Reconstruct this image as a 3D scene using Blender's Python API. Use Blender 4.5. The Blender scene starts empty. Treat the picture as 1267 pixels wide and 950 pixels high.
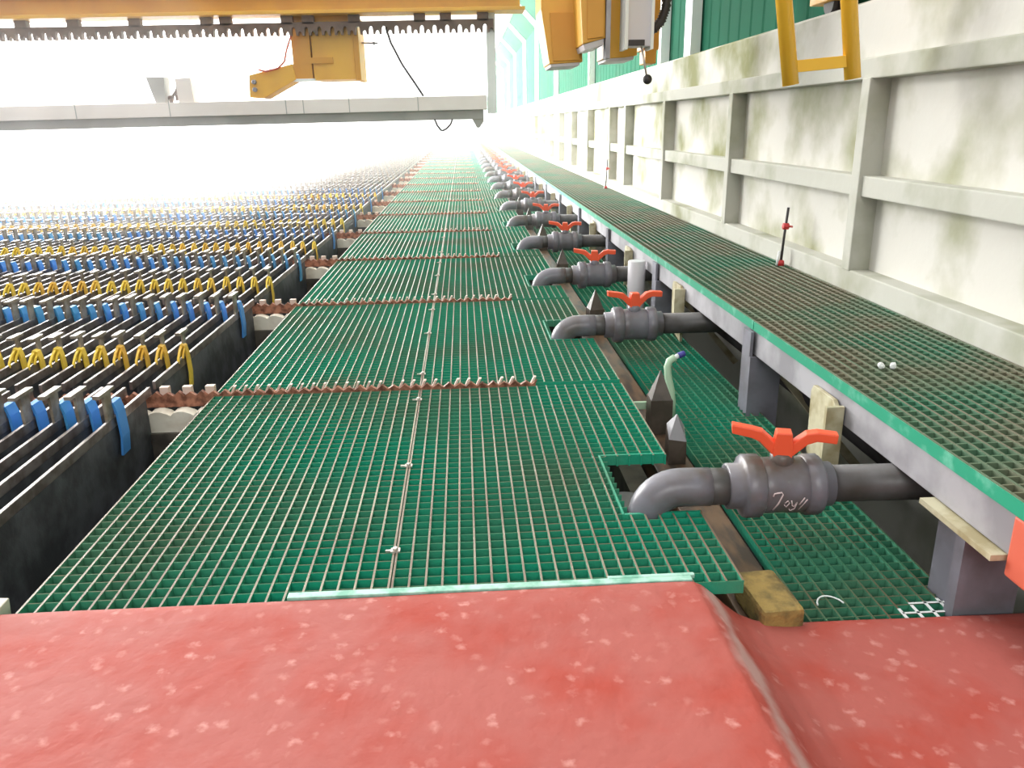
import bpy, bmesh, math, random
from mathutils import Vector, Matrix, noise
random.seed(7)
S = bpy.context.scene
COL = S.collection

# ------------------------------------------------------------------ camera
F_PX, PITCH, YAW, ROLL = 988.6, 0.31534, 0.05513, -0.0155
cam_d = bpy.data.cameras.new('camera')
cam_d.sensor_fit = 'HORIZONTAL'; cam_d.sensor_width = 36.0
cam_d.lens = F_PX / 1267.0 * 36.0
cam_d.clip_start = 0.05; cam_d.clip_end = 300
cam = bpy.data.objects.new('camera', cam_d); COL.objects.link(cam)
fw = Vector((math.sin(YAW)*math.cos(PITCH), math.cos(YAW)*math.cos(PITCH), -math.sin(PITCH)))
r0 = Vector((math.cos(YAW), -math.sin(YAW), 0)); u0 = r0.cross(fw)
rt = r0*math.cos(ROLL) + u0*math.sin(ROLL); up = -r0*math.sin(ROLL) + u0*math.cos(ROLL)
M = Matrix((rt, up, -fw)).transposed().to_4x4(); M.translation = (0, 0, 1.0)
cam.matrix_world = M
S.camera = cam

# ------------------------------------------------------------------ light
SKY_AHEAD, SKY_BEHIND, SKY_BELOW = 1.25, 0.5, 0.45
w = bpy.data.worlds.new('daylight'); S.world = w; w.use_nodes = True
nt = w.node_tree; nt.nodes.clear()
tc = nt.nodes.new('ShaderNodeTexCoord'); sp = nt.nodes.new('ShaderNodeSeparateXYZ')
nt.links.new(tc.outputs['Generated'], sp.inputs[0])
mx = nt.nodes.new('ShaderNodeMath'); mx.operation = 'MULTIPLY_ADD'          # brighter ahead and to the left
mx.inputs[1].default_value = -0.35; nt.links.new(sp.outputs[0], mx.inputs[0]); nt.links.new(sp.outputs[1], mx.inputs[2])
mr = nt.nodes.new('ShaderNodeMapRange'); mr.inputs['From Min'].default_value = -0.7; mr.inputs['From Max'].default_value = 0.9
mr.inputs['To Min'].default_value = SKY_BEHIND; mr.inputs['To Max'].default_value = SKY_AHEAD
nt.links.new(mx.outputs[0], mr.inputs['Value'])
mz = nt.nodes.new('ShaderNodeMapRange'); mz.inputs['From Min'].default_value = -0.25; mz.inputs['From Max'].default_value = -0.12
mz.inputs['To Min'].default_value = SKY_BELOW; mz.inputs['To Max'].default_value = 1.0
nt.links.new(sp.outputs[2], mz.inputs['Value'])
mm = nt.nodes.new('ShaderNodeMath'); mm.operation = 'MULTIPLY'
nt.links.new(mr.outputs[0], mm.inputs[0]); nt.links.new(mz.outputs[0], mm.inputs[1])
bg = nt.nodes.new('ShaderNodeBackground'); bg.inputs[0].default_value = (1.0, 0.995, 0.985, 1)
nt.links.new(mm.outputs[0], bg.inputs[1])
wo = nt.nodes.new('ShaderNodeOutputWorld'); nt.links.new(bg.outputs[0], wo.inputs[0])
S.view_settings.view_transform = 'Standard'; S.view_settings.look = 'None'
S.view_settings.exposure = 0.0; S.view_settings.gamma = 1.0; S.view_settings.use_curve_mapping = False
S.cycles.volume_bounces = 2; S.cycles.max_bounces = 8; S.cycles.transparent_max_bounces = 8
S.cycles.use_denoising = True

# daylight falling through the long roof light over the far cells
sk = bpy.data.lights.new('roof_light', 'AREA'); sk.shape = 'RECTANGLE'; sk.size = 14; sk.size_y = 62
sk.energy = 4500; sk.color = (1.0, 0.99, 0.97)
sko = bpy.data.objects.new('roof_light', sk); COL.objects.link(sko); sko.location = (-4.0, 30.0, 11.0)
# unseen fill lamp added behind the camera to brighten front faces
dl = bpy.data.lights.new('front_fill_light', 'AREA'); dl.shape = 'RECTANGLE'; dl.size = 6; dl.size_y = 3
dl.energy = 300; dl.color = (1.0, 0.99, 0.97)
dlo = bpy.data.objects.new('front_fill_light', dl); COL.objects.link(dlo); dlo.location = (-0.6, -6.5, 4.6)
dlo.rotation_euler = (math.radians(68), 0, 0)

# the open, glaring left side of the hall
ol = bpy.data.lights.new('open_side_light', 'AREA'); ol.shape = 'RECTANGLE'; ol.size = 56; ol.size_y = 7
ol.energy = 55000; ol.color = (1.0, 0.995, 0.98)
olo = bpy.data.objects.new('open_side_light', ol); COL.objects.link(olo); olo.location = (-11.0, 38.5, 4.0)
olo.rotation_euler = (math.radians(90), 0, math.radians(-90))

# ------------------------------------------------------------------ materials
def srgb(r, g, b):
    f = lambda c: (c/255)/12.92 if c/255 <= 0.04045 else ((c/255+0.055)/1.055)**2.4
    return (f(r), f(g), f(b), 1)

def mat(name, col, rough=0.6, metal=0.0, col2=None, scale=6.0, lo=0.42, hi=0.62, detail=5, bump=0.0, bscale=40, stretch=None, spec=None, rough2=None):
    m = bpy.data.materials.new(name); m.use_nodes = True
    n = m.node_tree; b = n.nodes['Principled BSDF']
    b.inputs['Base Color'].default_value = col; b.inputs['Roughness'].default_value = rough; b.inputs['Metallic'].default_value = metal
    if spec is not None: b.inputs['Specular IOR Level'].default_value = spec
    g = n.nodes.new('ShaderNodeNewGeometry'); pos = g.outputs['Position']
    if stretch:
        mp = n.nodes.new('ShaderNodeMapping'); mp.inputs['Scale'].default_value = stretch
        n.links.new(pos, mp.inputs[0]); pos = mp.outputs[0]
    if col2 is not None or rough2 is not None:
        t = n.nodes.new('ShaderNodeTexNoise'); t.inputs['Scale'].default_value = scale; t.inputs['Detail'].default_value = detail
        n.links.new(pos, t.inputs['Vector'])
        r = n.nodes.new('ShaderNodeMapRange'); r.inputs['From Min'].default_value = lo; r.inputs['From Max'].default_value = hi
        n.links.new(t.outputs['Fac'], r.inputs['Value'])
        if col2 is not None:
            x = n.nodes.new('ShaderNodeMix'); x.data_type = 'RGBA'
            x.inputs['A'].default_value = col; x.inputs['B'].default_value = col2
            n.links.new(r.outputs[0], x.inputs['Factor']); n.links.new(x.outputs['Result'], b.inputs['Base Color'])
        if rough2 is not None:
            r2 = n.nodes.new('ShaderNodeMapRange'); r2.inputs['To Min'].default_value = rough; r2.inputs['To Max'].default_value = rough2
            n.links.new(r.outputs[0], r2.inputs['Value']); n.links.new(r2.outputs[0], b.inputs['Roughness'])
    if bump:
        t2 = n.nodes.new('ShaderNodeTexNoise'); t2.inputs['Scale'].default_value = bscale; t2.inputs['Detail'].default_value = 3
        n.links.new(pos, t2.inputs['Vector'])
        bp = n.nodes.new('ShaderNodeBump'); bp.inputs['Strength'].default_value = bump; bp.inputs['Distance'].default_value = 0.01
        n.links.new(t2.outputs['Fac'], bp.inputs['Height']); n.links.new(bp.outputs[0], b.inputs['Normal'])
    return m

def red_mat_material():
    m = mat('red_rubber_sheet', srgb(172, 92, 84), 0.6, col2=srgb(170, 66, 52), scale=4.6, lo=0.45, hi=0.7, bump=0.35, bscale=22, spec=0.22)
    n = m.node_tree; b = n.nodes['Principled BSDF']
    old = b.inputs['Base Color'].links[0].from_socket
    g = n.nodes.new('ShaderNodeNewGeometry')
    nz = n.nodes.new('ShaderNodeTexNoise'); nz.inputs['Scale'].default_value = 60; nz.inputs['Detail'].default_value = 4
    n.links.new(g.outputs['Position'], nz.inputs['Vector'])
    va = n.nodes.new('ShaderNodeVectorMath'); va.operation = 'MULTIPLY_ADD'; va.inputs[1].default_value = (0.035, 0.035, 0.035)
    n.links.new(nz.outputs['Color'], va.inputs[0]); n.links.new(g.outputs['Position'], va.inputs[2])
    vo = n.nodes.new('ShaderNodeTexVoronoi'); vo.inputs['Scale'].default_value = 24; vo.inputs['Randomness'].default_value = 0.9
    n.links.new(va.outputs[0], vo.inputs['Vector'])
    r = n.nodes.new('ShaderNodeMapRange'); r.inputs['From Min'].default_value = 0.34; r.inputs['From Max'].default_value = 0.02
    r.inputs['To Max'].default_value = 0.75
    n.links.new(vo.outputs['Distance'], r.inputs['Value'])
    sx = n.nodes.new('ShaderNodeSeparateColor'); n.links.new(vo.outputs['Color'], sx.inputs[0])
    r3 = n.nodes.new('ShaderNodeMapRange'); r3.inputs['From Min'].default_value = 0.05; r3.inputs['From Max'].default_value = 0.95
    n.links.new(sx.outputs[0], r3.inputs['Value'])
    mu = n.nodes.new('ShaderNodeMath'); mu.operation = 'MULTIPLY'; n.links.new(r.outputs[0], mu.inputs[0]); n.links.new(r3.outputs[0], mu.inputs[1])
    x = n.nodes.new('ShaderNodeMix'); x.data_type = 'RGBA'; x.inputs['B'].default_value = srgb(214, 156, 148)  # pale blotches: glints on dents, painted into the sheet colour
    n.links.new(mu.outputs[0], x.inputs['Factor']); n.links.new(old, x.inputs['A'])
    # grey scuffing along the fold
    s2 = n.nodes.new('ShaderNodeSeparateXYZ'); n.links.new(g.outputs['Position'], s2.inputs[0])
    d = n.nodes.new('ShaderNodeMath'); d.operation = 'SUBTRACT'; d.inputs[1].default_value = 0.528; n.links.new(s2.outputs[0], d.inputs[0])
    a = n.nodes.new('ShaderNodeMath'); a.operation = 'ABSOLUTE'; n.links.new(d.outputs[0], a.inputs[0])
    n4 = n.nodes.new('ShaderNodeTexNoise'); n4.inputs['Scale'].default_value = 9; n4.inputs['Detail'].default_value = 6
    n.links.new(g.outputs['Position'], n4.inputs['Vector'])
    ad = n.nodes.new('ShaderNodeMath'); ad.operation = 'MULTIPLY_ADD'; ad.inputs[1].default_value = 0.09; n.links.new(n4.outputs[0], ad.inputs[0]); n.links.new(a.outputs[0], ad.inputs[2])
    rr = n.nodes.new('ShaderNodeMapRange'); rr.inputs['From Min'].default_value = 0.068; rr.inputs['From Max'].default_value = 0.045; rr.inputs['To Max'].default_value = 0.7
    n.links.new(ad.outputs[0], rr.inputs['Value'])
    y = n.nodes.new('ShaderNodeMix'); y.data_type = 'RGBA'; y.inputs['B'].default_value = srgb(190, 165, 158)
    n.links.new(rr.outputs[0], y.inputs['Factor']); n.links.new(x.outputs['Result'], y.inputs['A'])
    n.links.new(y.outputs['Result'], b.inputs['Base Color'])
    return m

MT = {}
MT['green'] = mat('green_moulded_grating', srgb(34, 158, 126), 0.42, col2=srgb(84, 132, 104), scale=1.3, bump=0.2, bscale=60)
MT['green_top'] = mat('worn_grating_top', srgb(158, 150, 128), 0.28, col2=srgb(120, 96, 76), scale=2.2, lo=0.4, hi=0.6)
MT['brown_top'] = mat('brown_worn_top', srgb(142, 130, 112), 0.4, col2=srgb(112, 90, 72), scale=2.4, lo=0.4, hi=0.6)
MT['green_deck'] = mat('deck_grating_side', srgb(40, 118, 88), 0.6, col2=srgb(112, 108, 86), scale=2.0, lo=0.32, hi=0.58)
MT['grate_cross'] = mat('cross_bar_top', srgb(62, 112, 84), 0.75, col2=srgb(104, 92, 72), scale=3.1, spec=0.15)
MT['deck_top'] = mat('dirty_deck_top', srgb(112, 106, 88), 0.6, col2=srgb(88, 108, 84), scale=3.5, lo=0.42, hi=0.6)
MT['green_edge'] = mat('green_edge', srgb(40, 150, 116), 0.4, col2=srgb(120, 190, 165), scale=14, lo=0.55, hi=0.75)
MT['copper'] = mat('tarnished_copper', srgb(172, 116, 92), 0.55, 0.2, col2=srgb(104, 62, 46), scale=30)
MT['copper_tip'] = mat('pale_contact_tip', srgb(226, 200, 186), 0.5)
MT['porcelain'] = mat('white_capping_board', srgb(238, 230, 214), 0.5, col2=srgb(216, 204, 186), scale=12)
MT['dark_conc'] = mat('damp_dark_concrete', srgb(92, 86, 76), 0.7, col2=srgb(60, 54, 48), scale=9)
MT['pit'] = mat('dark_cell_floor', srgb(48, 46, 44), 0.8, col2=srgb(34, 32, 30), scale=2)
MT['plate'] = mat('lead_plate', srgb(100, 102, 108), 0.5, 0.35, col2=srgb(72, 74, 78), scale=10, bump=0.2, bscale=30)
MT['bar'] = mat('hanger_bar_metal', srgb(156, 148, 144), 0.3, 0.55, col2=srgb(120, 110, 106), scale=18)
MT['lug'] = mat('lug_metal', srgb(168, 158, 146), 0.4, 0.4, col2=srgb(132, 120, 104), scale=20)
MT['yellow_strap'] = mat('yellow_plastic', srgb(232, 200, 70), 0.5, col2=srgb(228, 180, 66), scale=1.7, lo=0.5, hi=0.6)
MT['blue_strap'] = mat('blue_plastic', srgb(70, 144, 220), 0.5, col2=srgb(66, 150, 200), scale=1.9, lo=0.5, hi=0.6)
MT['pvc'] = mat('grey_pvc', srgb(118, 116, 124), 0.33, col2=srgb(98, 88, 82), scale=5, lo=0.45, hi=0.62)
MT['pvc_dark'] = mat('dark_grey_pvc', srgb(88, 86, 86), 0.4, col2=srgb(70, 66, 62), scale=9)
MT['orange'] = mat('orange_plastic', srgb(240, 92, 56), 0.4)
MT['conc'] = mat('mossy_concrete', srgb(206, 204, 196), 0.9, spec=0.1, col2=srgb(140, 142, 106), scale=1.6, lo=0.46, hi=0.66, detail=6, bump=0.25, bscale=12)
MT['conc_rib'] = mat('grey_concrete_rib', srgb(188, 188, 178), 0.9, spec=0.1, col2=srgb(140, 142, 116), scale=2.0, lo=0.48, hi=0.7, bump=0.25, bscale=14)
MT['clad'] = mat('green_cladding', srgb(36, 96, 74), 0.85, col2=srgb(42, 90, 70), scale=1.0, spec=0.06)
MT['white'] = mat('white_paint', srgb(232, 236, 234), 0.4)
MT['steel_grey'] = mat('grey_painted_steel', srgb(168, 166, 170), 0.5, col2=srgb(136, 134, 138), scale=5)
MT['post_grey'] = mat('blue_grey_post', srgb(132, 132, 142), 0.5, col2=srgb(112, 110, 116), scale=7)
MT['cream'] = mat('cream_fibreglass', srgb(196, 190, 160), 0.5, col2=srgb(160, 148, 112), scale=12)
MT['wood'] = mat('wet_brown_timber', srgb(110, 84, 62), 0.45, col2=srgb(64, 52, 44), scale=6, stretch=(4, 1, 4))
MT['sponge'] = mat('ochre_sponge', srgb(160, 134, 76), 0.9, col2=srgb(112, 96, 58), scale=18, bump=0.5, bscale=90)
MT['black'] = mat('black_rubber', srgb(52, 48, 48), 0.5)
MT['brown_post'] = mat('dark_brown_post', srgb(86, 76, 68), 0.45, col2=srgb(66, 58, 50), scale=12)
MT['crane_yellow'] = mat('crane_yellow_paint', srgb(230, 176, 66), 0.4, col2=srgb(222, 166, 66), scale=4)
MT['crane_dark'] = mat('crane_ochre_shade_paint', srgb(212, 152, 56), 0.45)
MT['ladder'] = mat('yellow_tube', srgb(244, 190, 60), 0.25)
MT['comb'] = mat('brown_grey_steel', srgb(132, 112, 102), 0.6, col2=srgb(112, 94, 86), scale=6)
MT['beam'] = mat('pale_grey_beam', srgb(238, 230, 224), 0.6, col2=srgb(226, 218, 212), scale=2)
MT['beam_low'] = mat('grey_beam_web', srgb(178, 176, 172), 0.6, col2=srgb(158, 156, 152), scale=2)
MT['cab'] = mat('pale_grey_enclosure', srgb(208, 204, 208), 0.4)
MT['red'] = mat('red_plastic', srgb(190, 50, 50), 0.45)
MT['rededge'] = mat('red_oxide_paint', srgb(206, 98, 74), 0.5)
MT['mint'] = mat('pale_mint_trim', srgb(176, 216, 200), 0.5, col2=srgb(120, 180, 156), scale=25)
MT['hose'] = mat('pale_green_hose', srgb(176, 206, 176), 0.4)
MT['blue'] = mat('blue_tip', srgb(66, 66, 150), 0.4)
MT['pinkwhite'] = mat('chalk_marker', srgb(226, 206, 206), 0.6)
MT['brushed'] = mat('bright_steel', srgb(200, 190, 182), 0.3, 0.6)
MT['floor'] = mat('wet_dark_floor', srgb(70, 68, 64), 0.6, col2=srgb(50, 48, 46), scale=2)

# ------------------------------------------------------------------ mesh helpers
class MB:
    def __init__(s): s.bm = bmesh.new()
    def box(s, x0, y0, z0, x1, y1, z1, mi=0, top=None, rot=None, pivot=None):
        P = [(x0,y0,z0),(x1,y0,z0),(x1,y1,z0),(x0,y1,z0),(x0,y0,z1),(x1,y0,z1),(x1,y1,z1),(x0,y1,z1)]
        if rot is not None:
            pv = Vector(pivot) if pivot is not None else Vector(((x0+x1)/2,(y0+y1)/2,(z0+z1)/2))
            P = [pv + rot @ (Vector(q)-pv) for q in P]
        v = [s.bm.verts.new(q) for q in P]
        for k, ix in enumerate([(0,3,2,1),(4,5,6,7),(0,1,5,4),(1,2,6,5),(2,3,7,6),(3,0,4,7)]):
            f = s.bm.faces.new([v[i] for i in ix]); f.material_index = top if (k == 1 and top is not None) else mi
        return s
    def prism(s, pts, axis, a, b, mi=0):
        """polygon pts in the two other axes, extruded along axis from a to b"""
        def mk(p, t):
            return {'x': (t, p[0], p[1]), 'y': (p[0], t, p[1]), 'z': (p[0], p[1], t)}[axis]
        va = [s.bm.verts.new(mk(p, a)) for p in pts]; vb = [s.bm.verts.new(mk(p, b)) for p in pts]
        n = len(pts)
        fs = [s.bm.faces.new(va), s.bm.faces.new(vb[::-1])]
        for i in range(n): fs.append(s.bm.faces.new([va[i], vb[i], vb[(i+1)%n], va[(i+1)%n]]))
        for f in fs: f.material_index = mi
        return s
    def lathe(s, prof, org, axis=Vector((1,0,0)), seg=32, mi=0, ribs=None, smooth=True):
        """prof: (t, r) along axis; closed ends"""
        axis = Vector(axis).normalized(); a = axis.orthogonal().normalized(); b = axis.cross(a); org = Vector(org)
        rings = []
        for t, r in prof:
            ring = []
            for k in range(seg):
                an = 2*math.pi*k/seg; rr = r*(0.965 if (ribs and ribs[0] < t < ribs[1] and k % 2) else 1)
                ring.append(s.bm.verts.new(org + axis*t + (a*math.cos(an)+b*math.sin(an))*rr))
            rings.append(ring)
        for i in range(len(rings)-1):
            for k in range(seg):
                f = s.bm.faces.new([rings[i][k], rings[i][(k+1)%seg], rings[i+1][(k+1)%seg], rings[i+1][k]])
                f.smooth = smooth; f.material_index = mi
        s.bm.faces.new(rings[0][::-1]).material_index = mi; s.bm.faces.new(rings[-1]).material_index = mi
        return s
    def tube(s, pts, r, seg=10, mi=0, caps=True):
        pts = [Vector(p) for p in pts]; rings = []; a = None
        for i, p in enumerate(pts):
            t = (pts[min(i+1, len(pts)-1)] - pts[max(i-1, 0)]).normalized()
            if a is None: a = t.orthogonal().normalized()
            a = (a - t*a.dot(t)).normalized(); b = t.cross(a)
            rr = r[i] if isinstance(r, (list, tuple)) else r
            rings.append([s.bm.verts.new(p + (a*math.cos(2*math.pi*k/seg)+b*math.sin(2*math.pi*k/seg))*rr) for k in range(seg)])
        for i in range(len(rings)-1):
            for k in range(seg):
                f = s.bm.faces.new([rings[i][k], rings[i][(k+1)%seg], rings[i+1][(k+1)%seg], rings[i+1][k]]); f.smooth = True; f.material_index = mi
        if caps:
            s.bm.faces.new(rings[0][::-1]).material_index = mi; s.bm.faces.new(rings[-1]).material_index = mi
        return s
    def ribbon(s, pts, wvec, th, mi=0):
        """a flat strap following pts, width vector wvec, thickness th"""
        pts = [Vector(p) for p in pts]; wv = Vector(wvec); rows = []
        for i, p in enumerate(pts):
            t = (pts[min(i+1, len(pts)-1)] - pts[max(i-1, 0)]).normalized(); nn = t.cross(wv).normalized()*th/2
            rows.append([s.bm.verts.new(q) for q in (p-wv/2-nn, p+wv/2-nn, p+wv/2+nn, p-wv/2+nn)])
        for i in range(len(rows)-1):
            for k in range(4):
                s.bm.faces.new([rows[i][k], rows[i][(k+1)%4], rows[i+1][(k+1)%4], rows[i+1][k]]).material_index = mi
        s.bm.faces.new(rows[0][::-1]).material_index = mi; s.bm.faces.new(rows[-1]).material_index = mi
        return s
    def mesh(s, name, mats, bevel=0):
        bmesh.ops.recalc_face_normals(s.bm, faces=s.bm.faces)
        if bevel:
            es = [e for e in s.bm.edges if len(e.link_faces) == 2 and e.calc_face_angle(0) > 0.6]
            bmesh.ops.bevel(s.bm, geom=es, offset=bevel, segments=2, affect='EDGES', profile=0.6)
        me = bpy.data.meshes.new(name); s.bm.to_mesh(me); s.bm.free()
        for m in (mats if isinstance(mats, (list, tuple)) else [mats]): me.materials.append(m)
        return me
    def build(s, name, mats, parent=None, bevel=0, loc=None):
        return link(name, s.mesh(name, mats, bevel), parent, loc)

def link(name, me, parent=None, loc=None, rot=None):
    o = bpy.data.objects.new(name, me); COL.objects.link(o)
    if parent is not None: o.parent = parent
    if loc is not None: o.location = loc
    if rot is not None: o.rotation_euler = rot
    return o
def tag(o, label=None, cat=None, group=None, kind=None):
    if label: o['label'] = label
    if cat: o['category'] = cat
    if group: o['group'] = group
    if kind: o['kind'] = kind
    return o
def thing(name, loc, label, cat, group=None, rz=0, rot=None):
    o = bpy.data.objects.new(name, None); COL.objects.link(o); o.empty_display_size = 0.05
    o.location = loc; o.rotation_euler = rot if rot is not None else (0, 0, rz)
    return tag(o, label, cat, group)
def struct(o): o['kind'] = 'structure'; return o

ONES = 'zeroth first second third fourth fifth sixth seventh eighth ninth tenth eleventh twelfth thirteenth fourteenth fifteenth sixteenth seventeenth eighteenth nineteenth'.split()
TENS = {2: 'twent', 3: 'thirt', 4: 'fort', 5: 'fift', 6: 'sixt', 7: 'sevent'}
def nth(n):
    if n < 20: return ONES[n]
    t, u = divmod(n, 10)
    return TENS[t] + 'ieth' if u == 0 else TENS[t] + 'y-' + ONES[u]

P = 1.63                     # pitch of the cells along the hall
J0 = 3.06                    # first joint in view
NROW = 40
joint = lambda k: J0 + P*k
X0, XS, X1 = -1.0065, -0.197, 0.608
YM = 1.56                    # edge of the red sheet

# ------------------------------------------------------------------ setting
struct(MB().box(-18, -3, -1.0, 2.2, 80, -0.9).build('floor', MT['floor']))

XW = 1.76
wall = struct(MB().box(XW+0.09, -3, -0.9, XW+0.34, 75, 1.50).build('wall_right', MT['conc']))
struct(MB().box(XW, -3, 1.16, XW+0.12, 75, 1.245).build('top_rail', MT['conc_rib'], wall, bevel=0.006))
struct(MB().box(XW+0.03, -3, 1.245, XW+0.12, 75, 1.48).build('coping', MT['conc'], wall, bevel=0.006))
struct(MB().box(XW+0.012, -3, 0.665, XW+0.12, 75, 0.755).build('middle_rail', MT['conc_rib'], wall, bevel=0.006))
struct(MB().box(XW, -3, -0.9, XW+0.12, 75, 0.335).build('sill', MT['conc_rib'], wall, bevel=0.006))
ribs = [0.1, 1.85, 3.56, 5.39, 7.2, 8.95, 9.9, 11.65]
while ribs[-1] < 70: ribs.append(ribs[-1] + 1.72)
rib_me = MB().box(XW-0.006, 0, 0.33, XW+0.12, 0.075, 1.165).mesh('rib', MT['conc_rib'], bevel=0.006)
for y in ribs: struct(link('rib', rib_me, wall, (0, y, 0)))

# corrugated cladding above the concrete wall, leaning in at the top
cb = MB(); XC = XW + 0.24
prof = []
y = -3.0
while y < 72:
    prof += [(y, 0.0), (y+0.16, 0.0), (y+0.18, 0.007), (y+0.22, 0.007)]; y += 0.24
levels = [(XC, 1.48), (XC, 3.35), (XC-0.5, 3.85)]
rows = [[cb.bm.verts.new((x+d, yy, z)) for yy, d in prof] for x, z in levels]
for a, b in zip(rows, rows[1:]):
    for i in range(len(prof)-1): cb.bm.faces.new([a[i], a[i+1], b[i+1], b[i]])
clad = cb.build('wall_right_cladding', MT['clad']); struct(clad)
so = clad.modifiers.new('thickness', 'SOLIDIFY'); so.thickness = 0.02; so.offset = 1
for y in [7.15, 8.15, 12.65, 17.3, 21.7, 25.8, 30.3, 34.5, 39, 43.3, 47.6, 52, 56.3, 60.6]:
    wd = 0.10 if y < 8 else 0.055
    pb = MB().box(XC-0.09, y-wd, 1.47, XC-0.005, y+wd, 3.3)
    pb.prism([(XC-0.09, 3.28), (XC-0.005, 3.3), (XC-0.005, 3.345), (XC-0.5, 3.84), (XC-0.58, 3.80)], 'y', y-wd, y+wd)
    struct(pb.build('column', MT['white'], clad))
struct(MB().box(XC-0.56, -3, 3.83, XC-0.5, 72, 6.5).build('upper_panel', MT['white'], clad))

# pale far-left wall with green doors, deep in the mist
wl = struct(MB().box(-18, 26, -0.9, -8.6, 26.2, 1.6).build('wall_left', MT['white']))
for i, (x0, x1) in enumerate([(-15.6, -14.3), (-12.4, -11.7)]):
    d = struct(MB().box(x0, 25.9, -0.9, x1, 26.0, 0.55).build('door_%d' % (i+1), MT['clad']))
    struct(MB().box(x1-0.14, 25.86, -0.3, x1-0.08, 25.9, -0.16).build('door_handle', MT['steel_grey'], d))

# concrete cell walls below the plates and the walkway
for nm, (x0, x1, z1) in {'trim_1': (-9.2, -0.99, -0.125)}.items():
    t = MB()
    for k in range(-2, NROW): t.box(x0, joint(k)-0.10, -0.9, x1, joint(k)+0.09, z1)
    struct(t.build(nm, MT['dark_conc']))
struct(MB().box(-1.0, 0.2, -0.9, -0.93, 70, -0.04).box(0.52, 0.2, -0.9, 0.60, 70, -0.17).build('trim_2', MT['dark_conc']))

# ------------------------------------------------------------------ gratings
CELL, BAR = 0.0385, 0.0052
def grating_mesh(name, x0, x1, y0, y1, z, th, mats, holes=(), bar=BAR, edges=()):
    nx = max(1, round((x1-x0)/CELL)); ny = max(1, round((y1-y0)/CELL))
    mb = MB(); h = bar/2
    ins = lambda x, y: any(a < x < b and c < y < d for a, b, c, d in holes)
    def runs(fixed, lo, n, step, along_y):
        out = []; cur = None
        for i in range(n):
            t = lo + (i+0.5)*step
            dead = ins(fixed, t) if along_y else ins(t, fixed)
            if not dead and cur is None: cur = lo + i*step
            if dead and cur is not None: out.append((cur, lo+i*step)); cur = None
        if cur is not None: out.append((cur, lo+n*step))
        return out
    sx, sy = (x1-x0)/nx, (y1-y0)/ny
    for i in range(nx+1):
        x = x0 + i*sx
        for a, b in runs(x, y0, ny, sy, True): mb.box(x-h, a-h, z-th, x+h, b+h, z, 0, 1)
    for j in range(ny+1):
        y = y0 + j*sy
        for a, b in runs(y, x0, nx, sx, False): mb.box(a, y-h*.7, z-th, b, y+h*.7, z-0.0022, 0, 2)
    for a, c, b, d in edges: mb.box(a, c, z-th, b, d, z+0.0004, 0, 0)
    return mb.mesh(name, mats)

gm = [MT['green'], MT['green_top'], MT['grate_cross']]
left_me = grating_mesh('grating_panel', X0+0.003, XS-0.004, 0.02, P-0.03, 0, 0.034, gm)
pipe_y = [1.965, 3.79, 5.13, 6.70, 8.28, 9.88] + [9.88 + P*i for i in range(1, NROW-5)]
clip_me = MB().box(-0.016, -0.012, 0.0, 0.016, 0.012, 0.006).lathe([(0.006, 0.009), (0.013, 0.009), (0.014, 0.006)], (0, 0, 0), (0, 0, 1), 10).box(-0.034, -0.004, -0.002, -0.012, 0.004, 0.005).mesh('clip', MT['brushed'])
clips = {0: [1.762-1.43, 2.277-1.43, 2.90-1.43], 1: [0.17, 0.86, 1.4], 2: [0.2, 0.85, 1.4], 3: [0.3, 1.2]}
right_cache = {}
for r in range(NROW):
    yb = joint(r-1)
    o = link('grating_panel', left_me, None, (0, yb, 0))
    far = r >= 12
    if far: tag(o, 'far-off green walkway grating panel fading into the white glare', 'grating', 'walkway gratings fading into the glare')
    else: tag(o, 'left-hand green walkway grating panel in the %s row from the red sheet' % nth(r+1), 'grating', 'green walkway gratings')
    for cy in clips.get(r, []):
        c = link('clip', clip_me, o, (XS, cy, 0.0)); c.scale = (0.72, 0.8, 0.8); c['label'] = 'bright metal hold-down clip'
    ny = pipe_y[r] - yb
    key = (round(ny, 2), r == 0)
    if key not in right_cache:
        right_cache[key] = grating_mesh('grating_panel', XS+0.004, X1, 0.02 if r else 0.02+0.0385*3, P-0.03, 0, 0.034, [MT['green'], MT['brown_top'], MT['grate_cross']], holes=[(0.40, 0.70, ny-0.045, ny+0.34)], edges=[(0.40, ny-0.062, X1, ny-0.0535), (0.396, ny-0.06, 0.402, ny+0.345), (0.40, ny+0.338, X1, ny+0.345)])
    o = link('grating_panel', right_cache[key], None, (0, yb, 0))
    if far: tag(o, 'far-off green walkway grating panel fading into the white glare', 'grating', 'walkway gratings fading into the glare')
    else: tag(o, 'right-hand green walkway grating panel notched for a pipe, %s row from the red sheet' % nth(r+1), 'grating', 'green walkway gratings')

ZL = -0.135
XL0, XL1 = 0.79, 1.175
low_me = grating_mesh('lower_grating_panel', XL0, XL1, 0.0, P-0.02, ZL, 0.034, [MT['green'], MT['grate_cross'], MT['grate_cross']])
for r in range(NROW):
    o = link('lower_grating_panel', low_me, None, (0, joint(r-1)-0.1, 0))
    if r >= 8: tag(o, 'distant sunken green grating panel beneath the far pipes', 'grating', 'sunken gratings far along the pipes')
    else: tag(o, 'sunken narrow green grating panel below the pipes, %s row from the red sheet' % nth(r+1), 'grating', 'sunken green gratings')

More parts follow.
